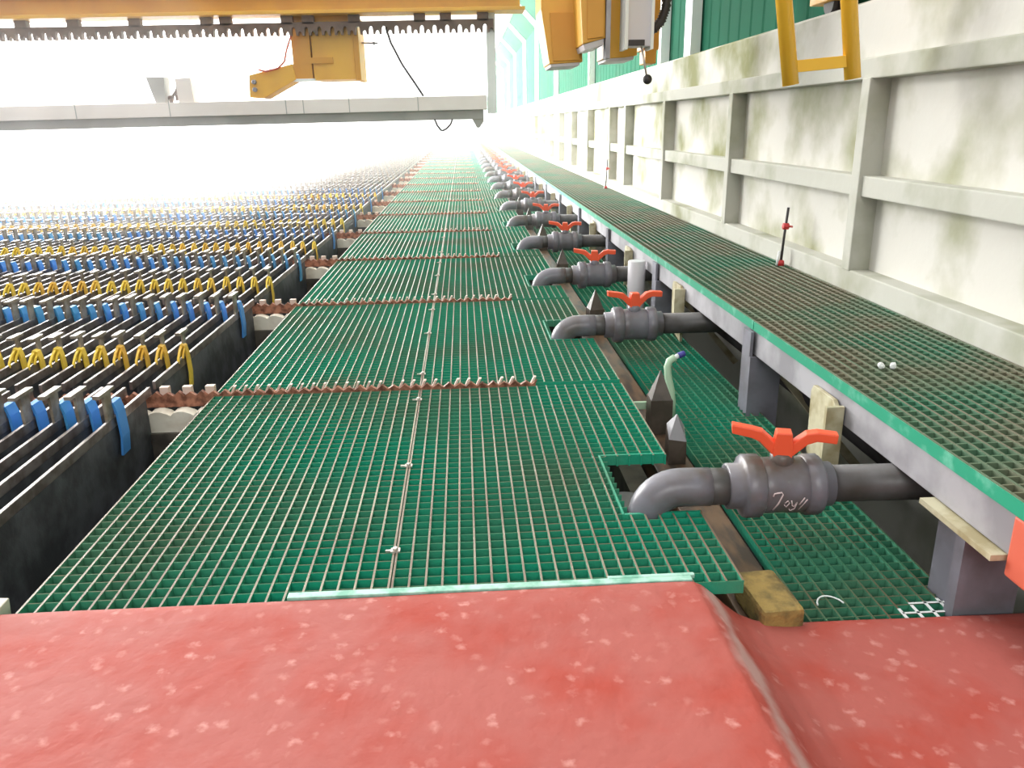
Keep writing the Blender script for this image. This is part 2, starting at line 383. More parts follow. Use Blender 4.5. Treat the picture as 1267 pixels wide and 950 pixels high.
ZD = 0.24
XD0, XD1 = 1.135, XW-0.01
deck_me = grating_mesh('deck_grating_panel', XD0+0.003, XD1, 0.0, P-0.008, ZD, 0.036, [MT['green_deck'], MT['deck_top'], MT['green_deck']], bar=0.0075)
edge_me = MB().box(XD0-0.004, 0.0, ZD-0.036, XD0+0.003, P-0.008, ZD-0.001).mesh('edge_band', MT['green_edge'])
for r in range(NROW+1):
    o = link('deck_grating_panel', deck_me, None, (0, joint(r-1)-0.03, 0))
    if r >= 10: tag(o, 'distant raised deck grating panel blending into the glare by the wall', 'grating', 'raised deck gratings far along the wall')
    else: tag(o, 'dirty green raised deck grating panel beside the wall, %s from the near end' % nth(r+1), 'grating', 'raised deck gratings')
    link('edge_band', edge_me, o)
# ------------------------------------------------------------------ red sheet over the near end
prof = [(-1.22, 0.006), (-0.8, 0.006), (-0.3, 0.006), (0.2, 0.007), (0.44, 0.009), (0.49, 0.008), (0.512, -0.002), (0.54, -0.026), (0.57, -0.056), (0.605, -0.083), (0.65, -0.103), (0.72, -0.114), (0.9, -0.118), (1.09, -0.118), (1.42, -0.118)]
def spl(xs, n):
    out = []
    for i in range(len(prof)-1):
        for j in range(n):
            t = j/n; out.append((prof[i][0]*(1-t)+prof[i+1][0]*t, prof[i][1]*(1-t)+prof[i+1][1]*t))
    return out + [prof[-1]]
pts = spl(prof, 4)
mb = MB(); ys = [YM - 0.0 - i*0.045 for i in range(40)]
grid = []
for j, yv in enumerate(ys):
    row = []
    for x, z in pts:
        k = max(0.0, min(1.0, (x-0.47)/0.12))
        shift = 0.012*noise.noise((0, yv*3, 0))*k
        wob = 0.0028*noise.noise((x*5, yv*5, 0.3)) + 0.0022*noise.noise((x*14, yv*14, 2.3))
        row.append(mb.bm.verts.new((x + shift, yv + 0.004*noise.noise((x*4, 1, 1))*(j == 0), z + wob + (0.004 if j else 0.0005))))
    grid.append(row)
for a, b in zip(grid, grid[1:]):
    for i in range(len(pts)-1):
        f = mb.bm.faces.new([a[i], a[i+1], b[i+1], b[i]]); f.smooth = True
sheet = mb.build('rubber_sheet', red_mat_material())
m = sheet.modifiers.new('thickness', 'SOLIDIFY'); m.thickness = 0.005; m.offset = 1
m = sheet.modifiers.new('smooth', 'SUBSURF'); m.levels = 1; m.render_levels = 1
tag(sheet, 'red rubber sheet with pale blotches laid over the near end of the walkway', 'sheet')
tag(MB().box(-0.42, YM+0.0, 0.001, 0.49, YM+0.022, 0.010).box(0.30, YM+0.018, 0.001, 0.5, YM+0.03, 0.011).build('edging_strip', MT['mint'], bevel=0.002),
    'pale mint edging strip lying along the far edge of the red sheet', 'strip')
tag(MB().prism([(-1.105, -0.05), (-1.045, -0.05), (-1.04, 0.012), (-1.075, 0.014)], 'y', YM-0.02, YM+0.05).build('insulator_block', MT['porcelain'], bevel=0.003),
    'small cream insulator block at the left corner of the red sheet', 'block')

# ------------------------------------------------------------------ busbars with capping boards
PE = 0.088                                    # electrode pitch
XE = -1.25                                    # electrode nearest the walkway
def busbar(k, n_left):
    y = joint(k); xl = XE - n_left*PE
    t = thing('busbar', (0, y, 0), None, 'busbar', 'copper busbars across the joints')
    if k >= 10: tag(t, 'distant brown notched busbar across the glaring end of the cells', None, 'distant busbars')
    else: tag(t, 'brown notched copper busbar on a white board at the %s joint from the red sheet' % nth(k+1))
    # the bar: a saw-tooth strip
    mb = MB(); top = []; bot = []
    x = xl; xr = 0.262; i = 0
    while x < xr-0.001:
        top.append((x, 0.004)); top.append((x+PE/4, 0.018 if i % 2 else 0.022)); i += 1
        x += PE/2
    top.append((xr, 0.006))
    lowz = lambda q: -0.052 if q < -1.0 else -0.006
    xx = xl; bot = []
    while xx < -1.0:
        bot += [(xx, -0.040), (xx+0.029, -0.042), (xx+0.044, -0.062), (xx+0.059, -0.042)]; xx += PE
    bot = [b for b in bot if b[0] < -1.0] + [(-0.998, -0.006 if True else 0), (xr, -0.006)]
    mb.prism(top + bot[::-1], 'y', -0.026, -0.006)
    bar = mb
    if k < 4: mb.build('copper_bar', MT['copper'], t)
    # pale contact tips along its back edge
    x = XE + 0.03
    while x < xr-0.02:
        mb = MB() if k < 4 else bar
        if x < -0.99: mb.box(x+0.004, -0.012, -0.004, x+0.038, 0.014, 0.036, 0 if k < 4 else 1)
        else: mb.prism([(x+0.012, 0.004), (x+0.020, 0.003), (x+0.034, 0.031), (x+0.025, 0.031)], 'y', -0.012, 0.008, 0 if k < 4 else 1)
        if k < 4: mb.build('contact_tip', MT['copper_tip'], t)['label'] = 'pale worn contact tip'
        x += PE if x < -1.03 else (PE/2 if random.random() < .75 else PE)
    if k >= 4: bar.build('copper_bar', [MT['copper'], MT['copper_tip']], t)
    # white capping board with a wavy top
    tp = []
    x = xl
    while x < -1.005:
        tp += [(x, -0.058), (x+0.012, -0.046), (x+0.030, -0.041), (x+0.050, -0.041), (x+0.076, -0.050)]; x += PE
    tp = [q for q in tp if q[0] < -1.005] + [(-1.002, -0.05)]
    mb = MB(); mb.prism([(xl, -0.124)] + tp + [(-1.002, -0.124)], 'y', -0.085, -0.028)
    mb.build('capping_board', MT['porcelain'], t)['label'] = 'cream capping board with scalloped top edge'
    return t
for k in range(0, 26): busbar(k, 8 if k < 0 else 76)

# pale joint strip right of each busbar, on the walkway
# ------------------------------------------------------------------ electrodes
ZT = 0.05
bL, bR = 0.03, P-0.03
YY, YB = 0.40, P-0.42
def plate_mb(mb, mi=0, low=-0.45):
    mb.box(-0.005, bL+0.06, low, 0.005, bR-0.06, ZT-0.03, mi)
    return mb
def bar_mb(mb, mi=0):
    mb.box(-0.0062, bL, ZT-0.034, 0.0062, bR, ZT, mi)
    return mb
def lug_mb(mb, y, wd, mi=0):
    mb.box(-0.0045, y, ZT-0.02, 0.0045, y+wd, ZT+0.10, mi)
    mb.box(-0.012, y-0.045, ZT+0.098, 0.012, y+wd+0.02, ZT+0.110, mi)
    return mb
def yellow_mb(mb, mi=0, drop=0.0):
    p = [(-0.010, YY-0.022, ZT+0.004), (-0.008, YY-0.020, ZT+0.034), (-0.001, YY-0.014, ZT+0.054), (0.008, YY-0.008, ZT+0.048), (0.014, YY-0.006, ZT+0.014), (0.019, YY-0.010, ZT-0.050-drop*.4), (0.016, YY-0.018, ZT-0.085-drop)]
    mb.ribbon(p, (0, 0.034, 0), 0.008, mi)
    mb.ribbon([(0.0, YY-0.018, ZT+0.050), (0.001, YY-0.060, ZT+0.032), (0.002, YY-0.088, ZT+0.008), (0.004, YY-0.100, ZT-0.010)], (0.009, 0, 0), 0.008, mi)
    mb.ribbon([(0.010, YY-0.018, ZT+0.040), (0.011, YY-0.042, ZT+0.024), (0.010, YY-0.058, ZT+0.001)], (0.008, 0, 0), 0.007, mi)
    return mb
def blue_mb(mb, mi=0, drop=0.0):
    y = YB+0.085
    p = [(-0.014, y, ZT-0.03), (-0.013, y, ZT+0.02), (-0.005, y, ZT+0.052), (0.006, y, ZT+0.05), (0.014, y+0.002, ZT+0.014), (0.020, y-0.004, ZT-0.05-drop*.5), (0.016, y-0.012, ZT-0.09-drop)]
    mb.ribbon(p, (0, 0.062, 0), 0.008, mi)
    return mb
em = {'plate': plate_mb(MB()).mesh('plate', MT['plate']), 'hanger_bar': bar_mb(MB()).mesh('hanger_bar', MT['bar'], bevel=0.002),
      'l1': lug_mb(MB(), YY, 0.030).mesh('lifting_lug', MT['lug']), 'l2': lug_mb(MB(), YB, 0.055).mesh('lifting_lug', MT['lug']),
      'y': yellow_mb(MB()).mesh('yellow_strap', MT['yellow_strap']), 'b': blue_mb(MB()).mesh('blue_strap', MT['blue_strap']),
      'ye': yellow_mb(MB(), 0, 0.05).mesh('yellow_strap', MT['yellow_strap']), 'be': blue_mb(MB(), 0, 0.05).mesh('blue_strap', MT['blue_strap'])}
def in_view(x, y, z):
    d = Vector((x, y, z-1.0)); zz = d.dot(fw)
    if zz < 0.3: return None
    px = 633.5 + F_PX*d.dot(rt)/zz; py = 475 - F_PX*d.dot(up)/zz
    return (zz if -25 < px < 1267 and -20 < py < 800 else None)
cand = []
for r in range(0, 27):
    n = 14 if r == 0 else 75
    for i in range(n):
        x = XE - i*PE; y0 = joint(r-1)
        zs = [in_view(x, y0+t, ZT) for t in (0.35, 0.8, 1.2, 1.6)]
        zs = [q for q in zs if q]
        cand.append((min(zs) if zs else 999, r, i))
cand.sort()
chosen = set((r, i) for d, r, i in cand[:300] if d < 900)
for d, r, i in sorted(cand, key=lambda c: (c[1], c[2])):
    if (r, i) not in chosen: continue
    x = XE - i*PE + random.uniform(-0.004, 0.004)
    row = 'first' if r == 0 else nth(r+1)
    t = thing('electrode', (x, joint(r-1), random.uniform(-0.004, 0.003)),
              'strapped grey electrode plate, %s from the walkway in the %s row from the sheet' % (nth(i+1), row), 'electrode', 'electrode plates standing in the cells', rz=random.uniform(-0.003, 0.003))
    link('plate', em['plate'], t); link('hanger_bar', em['hanger_bar'], t)
    link('lifting_lug', em['l1'], t, (0, 0, random.uniform(-.004, .004))); link('lifting_lug', em['l2'], t, (0, 0, random.uniform(-.004, .004)))
    o = link('yellow_strap', em['ye' if i == 0 else 'y'], t, (0, random.uniform(-.008, .008), random.uniform(-.004, .003))); o['label'] = 'yellow strap'
    o = link('blue_strap', em['be' if i == 0 else 'b'], t, (0, random.uniform(-.008, .008), random.uniform(-.004, .003))); o['label'] = 'blue strap'
mb = MB()
for d, r, i in cand:
    if (r, i) in chosen or (r == 0): continue
    q = MB(); off = Vector((XE - i*PE + random.uniform(-0.004, 0.004), joint(r-1), random.uniform(-0.005, 0.004)))
    n0 = len(mb.bm.verts)
    plate_mb(mb, 0, -0.2); bar_mb(mb, 1); lug_mb(mb, YY, 0.03, 2); lug_mb(mb, YB, 0.055, 2)
    mb.bm.verts.ensure_lookup_table()
    if r < 7: yellow_mb(mb, 3); blue_mb(mb, 4)
    mb.bm.verts.ensure_lookup_table()
    for v in mb.bm.verts[n0:]: v.co += off
    q.bm.free()
tag(mb.build('distant_electrodes', [MT['plate'], MT['bar'], MT['lug'], MT['yellow_strap'], MT['blue_strap']]),
    'mass of distant electrode plates dissolving into the white glare', 'electrodes', None, 'stuff')

# ------------------------------------------------------------------ pipes with valves
ZP = 0.0525
R_P = 0.052
def elbow_pts():
    pts = [(0.64, 0, 0), (0.60, 0, 0)]
    for a in range(0, 91, 10):
        an = math.radians(a); pts.append((0.560 - 0.088*math.sin(an), 0, -0.088 + 0.088*math.cos(an)))
    pts += [(0.472, 0, -0.12)]
    return pts
pm = {}
ep = elbow_pts(); pm['elbow'] = MB().tube(ep, [0.0525]*len(ep), 28).mesh('elbow', MT['pvc'])
pm['inlet_pipe'] = MB().lathe([(0.60, 0.0505), (0.72, 0.0505)], (0, 0, 0), seg=28).mesh('inlet_pipe', MT['pvc_dark'])
sq = lambda L, rk=1.0: [(0.685+(t-0.685)*0.82, r*rk) for t, r in L]
pm['union_nut'] = MB().lathe(sq([(0.685, 0.056), (0.688, 0.0625), (0.732, 0.0625), (0.735, 0.082), (0.742, 0.087), (0.790, 0.087), (0.796, 0.080), (0.80, 0.072)]), (0, 0, 0), seg=48, ribs=(0.724, 0.775)).mesh('union_nut', MT['pvc'])
pm['valve_body'] = MB().lathe(sq([(0.79, 0.070), (0.80, 0.0755), (0.835, 0.0765), (0.84, 0.074), (0.90, 0.0765), (0.945, 0.0755), (0.95, 0.070)]), (0, 0, 0), seg=36).lathe([(0.05, 0.034), (0.092, 0.030), (0.096, 0.026)], (0.832, 0, 0), (0, 0, 1), 24).mesh('valve_body', MT['pvc'])
pm['outlet_nut'] = MB().lathe(sq([(0.935, 0.072), (0.94, 0.084), (0.985, 0.084), (0.992, 0.078), (0.996, 0.061), (1.03, 0.061), (1.033, 0.054)]), (0, 0, 0), seg=48, ribs=(0.89, 0.935)).mesh('union_nut', MT['pvc'])
pm['outlet_pipe'] = MB().lathe([(0.96, 0.0505), (1.50, 0.0505)], (0, 0, 0), seg=28).mesh('outlet_pipe', MT['pvc_dark'])
def wing(s, zt):
    a = [(s*0.010, 0.098), (s*0.026, 0.092), (s*0.062, 0.128), (s*0.084, 0.137), (s*0.134, zt-0.026), (s*0.136, zt), (s*0.084, 0.164), (s*0.056, 0.158), (s*0.020, 0.126)]
    return a if s > 0 else a[::-1]
hm = MB()
for s_, zt in ((-1, 0.172), (1, 0.160)): hm.prism(wing(s_, zt), 'y', -0.017, 0.017)
hm.prism([(-0.024, 0.088), (0.024, 0.088), (0.026, 0.11), (0.020, 0.158), (-0.020, 0.158), (-0.026, 0.11)], 'y', -0.022, 0.022)
pm['handle'] = hm.mesh('handle', MT['orange'], bevel=0.004)
# scrawled marker on the first valve
def scrawl():
    mb = MB()
    def st(pts, r=0.0016):
        q = []
        for u, v in pts:                       # u along the pipe, v angle on the surface (0 = towards the viewer)
            an = math.radians(v); q.append((0.79+(u-0.845)*0.95, -0.0775*math.cos(an), 0.0775*math.sin(an)))
        mb.tube(q, r, 6)
    st([(0.845, 2), (0.848, 8), (0.868, 10), (0.872, 6), (0.862, -14), (0.852, -34)], 0.0022)
    st([(0.880, -14), (0.888, -8), (0.893, -14), (0.886, -24), (0.880, -18)])
    st([(0.898, -8), (0.902, -20), (0.908, -24), (0.914, -12), (0.912, -30), (0.902, -38), (0.898, -32)])
    st([(0.922, -18), (0.934, -2)])
    st([(0.925, -34), (0.942, -6)])
    return mb.mesh('handwriting', MT['pinkwhite'])
order = ['elbow', 'inlet_pipe', 'union_nut', 'valve_body', 'outlet_nut', 'outlet_pipe']
for k in range(26):
    t = thing('pipe_valve', (0.0, pipe_y[k], ZP), None, 'pipe', 'grey pipes with orange valves', rz=(-0.03 if k == 0 else random.uniform(-0.02, 0.02)))
    if k >= 12: tag(t, 'tiny far grey pipe with pale handle lost in the glare', None, 'far pipes lost in the glare')
    else: tag(t, 'grey plastic elbow pipe with orange butterfly valve handle, %s from the red sheet' % nth(k+1))
    if k == 1: t.location.x = -0.02
    body = None
    for nm in order:
        o = link('union_nut' if nm == 'outlet_nut' else nm, pm[nm], t)
        if nm == 'valve_body': body = o
    h = link('handle', pm['handle'], t, (0.832, 0, 0), (0, 0, math.radians(-14 if k == 0 else random.uniform(-12, 6)))); h['label'] = 'orange butterfly handle'
    if k == 0:
        o = link('handwriting', scrawl(), body); o['label'] = 'white and pink handwritten marks'
    if k < 4:
        s_ = MB().lathe([(-0.5, 0.062), (-0.1, 0.062), (-0.095, 0.05)], (0.455, 0.2, 0), (0, 0, 1), 28).build('standpipe', MT['pvc_dark'], None, loc=(0, pipe_y[k]-0.02, 0.02))
        tag(s_, 'round grey standpipe end inside the walkway notch, %s from the red sheet' % nth(k+1), 'pipe', 'standpipes in the notches')

# header pipe under the raised deck
hb = MB().lathe([(0.3, 0.17), (66, 0.17)], (1.52, 0, -0.02), (0, 1, 0), 32)
tag(hb.build('header_pipe', MT['pvc_dark']), 'large dark grey header pipe running beneath the raised deck', 'pipe')

# ------------------------------------------------------------------ raised deck frame
tag(MB().box(XD0+0.004, joint(-3), 0.105, XD0+0.045, joint(NROW), 0.203).box(XD0+0.045, joint(-3), 0.192, XD0+0.09, joint(NROW), 0.203).build('deck_beam', MT['steel_grey'], bevel=0.003),
    'long pale grey channel beam carrying the front edge of the raised deck', 'beam')
tag(MB().box(XD1-0.09, joint(-3), 0.105, XD1-0.03, joint(NROW), 0.203).build('ledger_beam', MT['steel_grey']),
    'grey ledger beam along the wall beneath the raised deck', 'beam')
pst = MB().prism([(1.072, -0.045), (1.20, -0.045), (1.20, 0.055), (1.19, 0.055), (1.19, -0.033), (1.072, -0.033)], 'z', -0.9, 0.100).mesh('upright', MT['post_grey'])
pst2 = MB().box(1.072, -0.033, -0.9, 1.084, 0.055, 0.200).mesh('flange', MT['post_grey'])
brc = MB().prism([(1.20, 0.02), (1.23, 0.02), (1.62, -0.42), (1.59, -0.44)], 'y', -0.01, 0.02).mesh('brace', MT['cream'])
for k in range(-1, 24):
    y = joint(k) - 0.02 if k >= 0 else 1.655
    t = thing('support_post', (0.045 if k >= 0 else 0.075, y, 0), None, 'post', 'grey posts under the deck')
    if k >= 8: tag(t, 'distant grey support post under the glaring deck edge', None, 'distant deck posts')
    elif k == -1: tag(t, 'nearest grey support post with cream flange plate at the right edge')
    else: tag(t, 'blue-grey angle post holding up the raised deck, %s beyond the nearest post' % nth(k+1))
    link('upright', pst, t); link('flange', pst2, t); link('brace', brc, t)
    if k == -1:
        MB().box(1.03, -0.20, 0.088, 1.2, 0.08, 0.102).build('cap_plate', MT['cream'], t)['label'] = 'cream cap plate'
        MB().box(1.05, -0.085, -0.9, 1.20, -0.05, 0.086).build('face_plate', MT['post_grey'], t)
tag(MB().box(XD0-0.002, 1.30, 0.06, XD0+0.05, 1.445, 0.202).build('end_block', MT['rededge'], bevel=0.006), 'red-painted block on the deck beam at the right edge', 'block')
# cream cradle plates hanging from the beam beside each pipe
cr_me = MB().prism([(-0.10, -0.07), (0.03, -0.03), (0.09, 0.0), (0.10, 0.15), (0.085, 0.172), (-0.06, 0.172), (-0.10, 0.14)][0:0] + [(-0.10, -0.12), (0.03, -0.10), (0.09, -0.06), (0.10, 0.15), (0.085, 0.172), (-0.06, 0.172), (-0.10, 0.14)], 'x', -0.014, 0.0).mesh('plate_web', MT['cream'], bevel=0.002)
cr2 = MB().box(-0.055, -0.112, -0.07, 0.0, -0.098, 0.165).mesh('plate_flange', MT['cream'])
for k in range(16):
    t = thing('cradle_plate', (XD0, pipe_y[k]+0.37, 0.0), None, 'plate', 'cream cradle plates on the deck beam')
    if k >= 8: tag(t, 'distant cream cradle plate on the deck beam in the glare', None, 'distant cradle plates')
    else: tag(t, 'cream fibreglass cradle plate hanging from the deck beam behind the %s valve' % nth(k+1))
    link('plate_web', cr_me, t); link('plate_flange', cr2, t)
tag(MB().lathe([(-0.5, 0.055), (0.165, 0.055), (0.17, 0.05)], (1.07, 4.95, 0.0), (0, 0, 1), 24).build('riser_pipe', MT['cab'], None), 'thick pale grey riser pipe standing behind the second orange handle', 'pipe')

# ------------------------------------------------------------------ timber, pyramid posts, small things in the channel
tag(MB().box(0.63, 1.3, -0.30, 0.765, 66, -0.14).build('timber_beam', MT['wood'], bevel=0.006), 'wet brown timber beam running between walkway and sunken gratings', 'beam')
pyr = MB(); hw = 0.042
pyr.box(-hw, -hw, -0.30, hw, hw, -0.004)
v = [pyr.bm.verts.new(c) for c in ((-hw*.93, -hw*.93, -0.004), (hw*.93, -hw*.93, -0.004), (hw*.93, hw*.93, -0.004), (-hw*.93, hw*.93, -0.004), (0, 0, 0.108))]
for a, b in ((0, 1), (1, 2), (2, 3), (3, 0)): pyr.bm.faces.new([v[a], v[b], v[4]])
pyr.bm.faces.new([v[3], v[2], v[1], v[0]])
pyr_me = pyr.mesh('pyramid_post', MT['brown_post'])
for k in range(18):
    o = link('pyramid_post', pyr_me, None, (0.722, 2.85 + (0 if k == 0 else 1.555*k), 0.0), (0, 0, random.uniform(-.15, .15)))
    if k >= 8: tag(o, 'distant dark pyramid-topped post between walkway and pipes', 'post', 'distant pyramid posts')
    else: tag(o, 'dark square post with pyramid top in the channel, %s from the red sheet' % nth(k+1), 'post', 'pyramid-topped posts')
q = MB(); 
v = [q.bm.verts.new(c) for c in ((-0.03, -0.035, -0.14), (0.03, -0.035, -0.14), (0.03, 0.035, -0.14), (-0.03, 0.035, -0.14), (-0.034, -0.036, -0.045), (0.026, -0.045, -0.052), (0.036, 0.035, -0.02), (-0.026, 0.035, -0.012), (0.0, 0.0, 0.036))]
for f in ((3,2,1,0),(0,1,5,4),(1,2,6,5),(2,3,7,6),(3,0,4,7),(4,5,8),(5,6,8),(6,7,8),(7,4,8)): q.bm.faces.new([v[i] for i in f])
for f in q.bm.faces: f.material_index = 1 if len(f.verts) == 3 else 0
tag(q.build('pointed_stub', [MT['brown_post'], MT['steel_grey']], None, loc=(0.712, 2.56, 0.0)), 'low pale pointed stub just in front of the nearest pyramid post', 'post')
sp_ = MB().box(-0.05, -0.09, -0.14, 0.05, 0.09, -0.068).build('sponge', MT['sponge'], None, bevel=0.012, loc=(0.697, 1.625, 0))
sp_.rotation_euler = (0, 0, 0.06)
tag(sp_, 'ochre block of sponge lying on the timber beam beside the red sheet', 'sponge')
hp = [(0.80, 2.95, -0.12), (0.80, 2.96, -0.06), (0.795, 2.97, -0.01), (0.785, 2.98, 0.035), (0.782, 2.985, 0.075), (0.790, 2.99, 0.098), (0.812, 2.99, 0.112)]
t = thing('hose', (0, 0, 0), 'short pale green hose with blue tip rising behind the nearest pyramid post', 'hose')
MB().tube(hp, 0.0145, 12).build('hose_tube', MT['hose'], t)
MB().tube([(0.808, 2.99, 0.110), (0.826, 2.992, 0.118)], 0.010, 10).build('collar', MT['white'], t)
MB().lathe([(0, 0.013), (0.028, 0.012), (0.03, 0.008)], (0.824, 2.992, 0.117), (0.9, 0.2, 0.25), 10).build('tip', MT['blue'], t)['label'] = 'blue tip'
tag(MB().box(0.62, 2.915, -0.075, 0.72, 2.93, -0.045).build('spacer_strip', MT['hose'], bevel=0.002), 'pale green spacer strip bridging from walkway to the nearest pyramid post', 'strip')
gb = MB().prism([(-0.09, -0.03), (0.05, 0.05), (0.085, 0.045), (0.07, 0.015), (-0.06, -0.055)], 'y', -0.03, 0.03)
for k, (x, y) in enumerate([(0.90, 4.30), (0.90, 5.75)]):
    me = gb.mesh('bent_plate', MT['green'], bevel=0.004) if k == 0 else me
    o = link('bent_plate', me, None, (x, y, -0.075 + 0.0))
    tag(o, 'bent dull green plate lying under the %s valve from the sheet' % nth(k+2), 'plate')
# painted white glints and scraps
wm = MB()  # glints on the bar tops, painted as thin white strips
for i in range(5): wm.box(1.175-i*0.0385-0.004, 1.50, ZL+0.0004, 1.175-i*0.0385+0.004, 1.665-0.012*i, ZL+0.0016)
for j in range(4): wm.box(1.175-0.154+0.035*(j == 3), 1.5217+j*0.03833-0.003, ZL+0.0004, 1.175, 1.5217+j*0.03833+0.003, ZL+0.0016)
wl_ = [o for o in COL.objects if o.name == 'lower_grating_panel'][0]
o = wm.build('painted_glints', MT['white'], wl_); o['label'] = 'painted white glints on bars at the near right corner'; o.location = (0, -wl_.location.y, 0)
for k, (x, y) in enumerate([(1.312, 2.369), (1.347, 2.362)]):
    q = MB(); bmesh.ops.create_icosphere(q.bm, subdivisions=2, radius=0.011)
    for vv in q.bm.verts: vv.co *= 1 + 0.35*noise.noise(vv.co*90 + Vector((k*5, 0, 0)))
    tag(q.build('paper_scrap', MT['white'], None, loc=(x, y, ZD+0.008)), ('left' if k == 0 else 'right') + ' one of two white crumbs on the raised deck', 'crumb', 'white crumbs on the deck')
tag(MB().tube([(0.865+0.035*math.cos(a), 1.63+0.05*math.sin(a), ZL+0.004) for a in [math.radians(d) for d in range(20, 165, 12)]], 0.0022, 6).build('wire_loop', MT['white']), 'thin white wire arc lying on the sunken grating beside the sheet', 'wire')

# valve rods on the deck by the wall
def rod(x, y, h, label):
    t = thing('marker_rod', (x, y, ZD), label, 'rod', 'rods standing by the wall')
    MB().tube([(0, 0, 0), (0.006, 0, h*.5), (0.016, 0, h)], 0.007, 10).build('rod', MT['black'], t)
    MB().lathe([(0.0, 0.02), (0.025, 0.018), (0.03, 0.01)], (0, 0, 0), (0, 0, 1), 12).build('foot', MT['red'], t)['label'] = 'red foot'
    MB().lathe([(-0.014, 0.008), (-0.014, 0.018), (0.014, 0.018), (0.014, 0.008)], (0.01, 0, h*.68), (1, 0, 0), 12).tube([(0.0, -0.04, h*.70), (0.045, 0.0, h*.67)], 0.006, 8).build('clamp', MT['red'], t)['label'] = 'red clamp'
    MB().tube([(-0.02, 0, 0), (-0.012, 0, h*.25)], 0.008, 8).build('stay', MT['white'], t)
rod(1.715, 4.26, 0.31, 'dark rod with red clamp and foot standing on the deck by the wall')
rod(1.70, 9.75, 0.34, 'distant thin dark rod standing on the deck by the wall')

# ------------------------------------------------------------------ overhead crane
DC = 8.5
TILT = 0.0092
cr = thing('overhead_crane', (0, DC, 0), 'yellow overhead crane girder spanning the hall above the cells', 'crane', rot=(0, -TILT, 0))
g = MB()
g.box(-9, -0.02, 2.06, 0.62, 0.02, 2.75)
g.box(-9, -0.16, 2.025, 0.66, 0.16, 2.055)
g.box(-9, -0.12, 2.20, 0.64, 0.0, 2.225)
g.build('girder', MT['crane_yellow'], cr, bevel=0.004)
for x in [-8.2, -7.2, -6.2, -5.4, -4.1, -3.62, -3.05, -2.38, -2.2, -1.62, -1.42, -0.98, -0.35, -0.1, 0.26]: MB().box(x-0.06, -0.03, 1.95, x+0.05, 0.05, 2.03).build('hanger_lug', MT['comb'], cr)
rack = thing('hook_rack', (0, DC, 0), 'long brownish toothed lifting rack hung beneath the yellow girder', 'rack', rot=(0, -TILT, 0))
tp = [(-9.0, 1.965), (-9.0, 1.85)]; x = -8.99
while x < 0.25:
    tp += [(x, 1.848), (x+0.020, 1.848), (x+0.024, 1.905), (x+0.034, 1.922), (x+0.050, 1.922), (x+0.060, 1.905), (x+0.064, 1.850), (x+0.082, 1.850), (x+0.086, 1.872), (x+0.097, 1.885), (x+0.108, 1.885), (x+0.118, 1.872)]; x += 0.123
tp += [(x, 1.848), (0.36, 1.848), (0.36, 1.965)]
tm = MB().prism(tp, 'y', -0.03, 0.03)
tm.build('toothed_bar', MT['comb'], rack)
# column tying the girder to the lower beam
tag(MB().box(0.27, 0.03, 1.10, 0.36, 0.13, 2.03).build('hanger_column', MT['white'], None, loc=(0, DC, 0)), 'pale hanger column at the right end of the grey beam', 'column')
# lower grey beam
bm_ = thing('service_beam', (0, DC, 0), 'long pale grey service beam hanging low across the cells', 'beam', rot=(0, -TILT, 0))
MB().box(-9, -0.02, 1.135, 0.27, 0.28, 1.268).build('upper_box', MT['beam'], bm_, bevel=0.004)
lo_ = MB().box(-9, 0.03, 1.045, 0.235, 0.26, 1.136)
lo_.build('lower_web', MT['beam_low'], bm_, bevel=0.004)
jo = MB()
for x in (-3.75, -2.85, -1.72, -1.55, -1.1, -0.42): jo.box(x, -0.024, 1.137, x+0.008, -0.019, 1.268)
jo.build('seams', MT['beam_low'], bm_)
MB().prism([(0.12, 1.046), (0.235, 1.046), (0.235, 1.02), (0.19, 0.96), (0.165, 0.96)], 'y', 0.05, 0.2).build('end_bracket', MT['beam_low'], bm_)
# grey trapezoid blocks with a clamp between, standing on the beam
t = thing('clamp_blocks', (0, DC, 0), 'pair of grey blocks with a small dark clamp on the service beam', 'clamp', rot=(0, -TILT, 0))
zb = 1.268
MB().prism([(-3.045, zb+.24), (-2.87, zb+.24), (-2.885, zb), (-2.985, zb)], 'y', 0.02, 0.18).build('left_block', MT['beam_low'], t, bevel=0.004)
MB().prism([(-2.77, zb+.22), (-2.62, zb+.23), (-2.61, zb), (-2.76, zb)], 'y', 0.02, 0.18).build('right_block', MT['beam'], t, bevel=0.004)
MB().tube([(-2.9, 0.1, zb+.04), (-2.84, 0.1, zb+.06), (-2.80, 0.1, zb+.10), (-2.77, 0.1, zb+.16)], 0.016, 8).tube([(-2.86, 0.1, zb), (-2.84, 0.1, zb+.06)], 0.02, 8).tube([(-2.8, 0.1, zb+.02), (-2.8, 0.1, zb+.1), (-2.78, 0.1, zb+.15)], 0.014, 8).build('clamp', MT['comb'], t)
# yellow hoist housing with jib arm
t = thing('hoist_housing', (0, DC, 0), 'yellow hoist box with sloping jib arm hanging behind the rack', 'hoist', rot=(0, -TILT, 0))
MB().box(-1.43, 0.08, 1.45, -1.02, 0.55, 2.03).build('box', MT['crane_yellow'], t, bevel=0.006)
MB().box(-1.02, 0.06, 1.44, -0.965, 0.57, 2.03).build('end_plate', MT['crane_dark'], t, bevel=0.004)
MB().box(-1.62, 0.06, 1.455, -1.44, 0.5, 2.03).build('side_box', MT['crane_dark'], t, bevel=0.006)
MB().box(-1.64, 0.03, 1.44, -1.42, 0.2, 1.462).build('foot_plate', MT['white'], t)
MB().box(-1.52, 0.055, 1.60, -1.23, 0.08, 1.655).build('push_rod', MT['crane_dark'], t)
a = MB().prism([(-1.62, 1.60), (-2.05, 1.505), (-2.07, 1.30), (-1.93, 1.29), (-1.60, 1.455)], 'y', 0.02, 0.34)
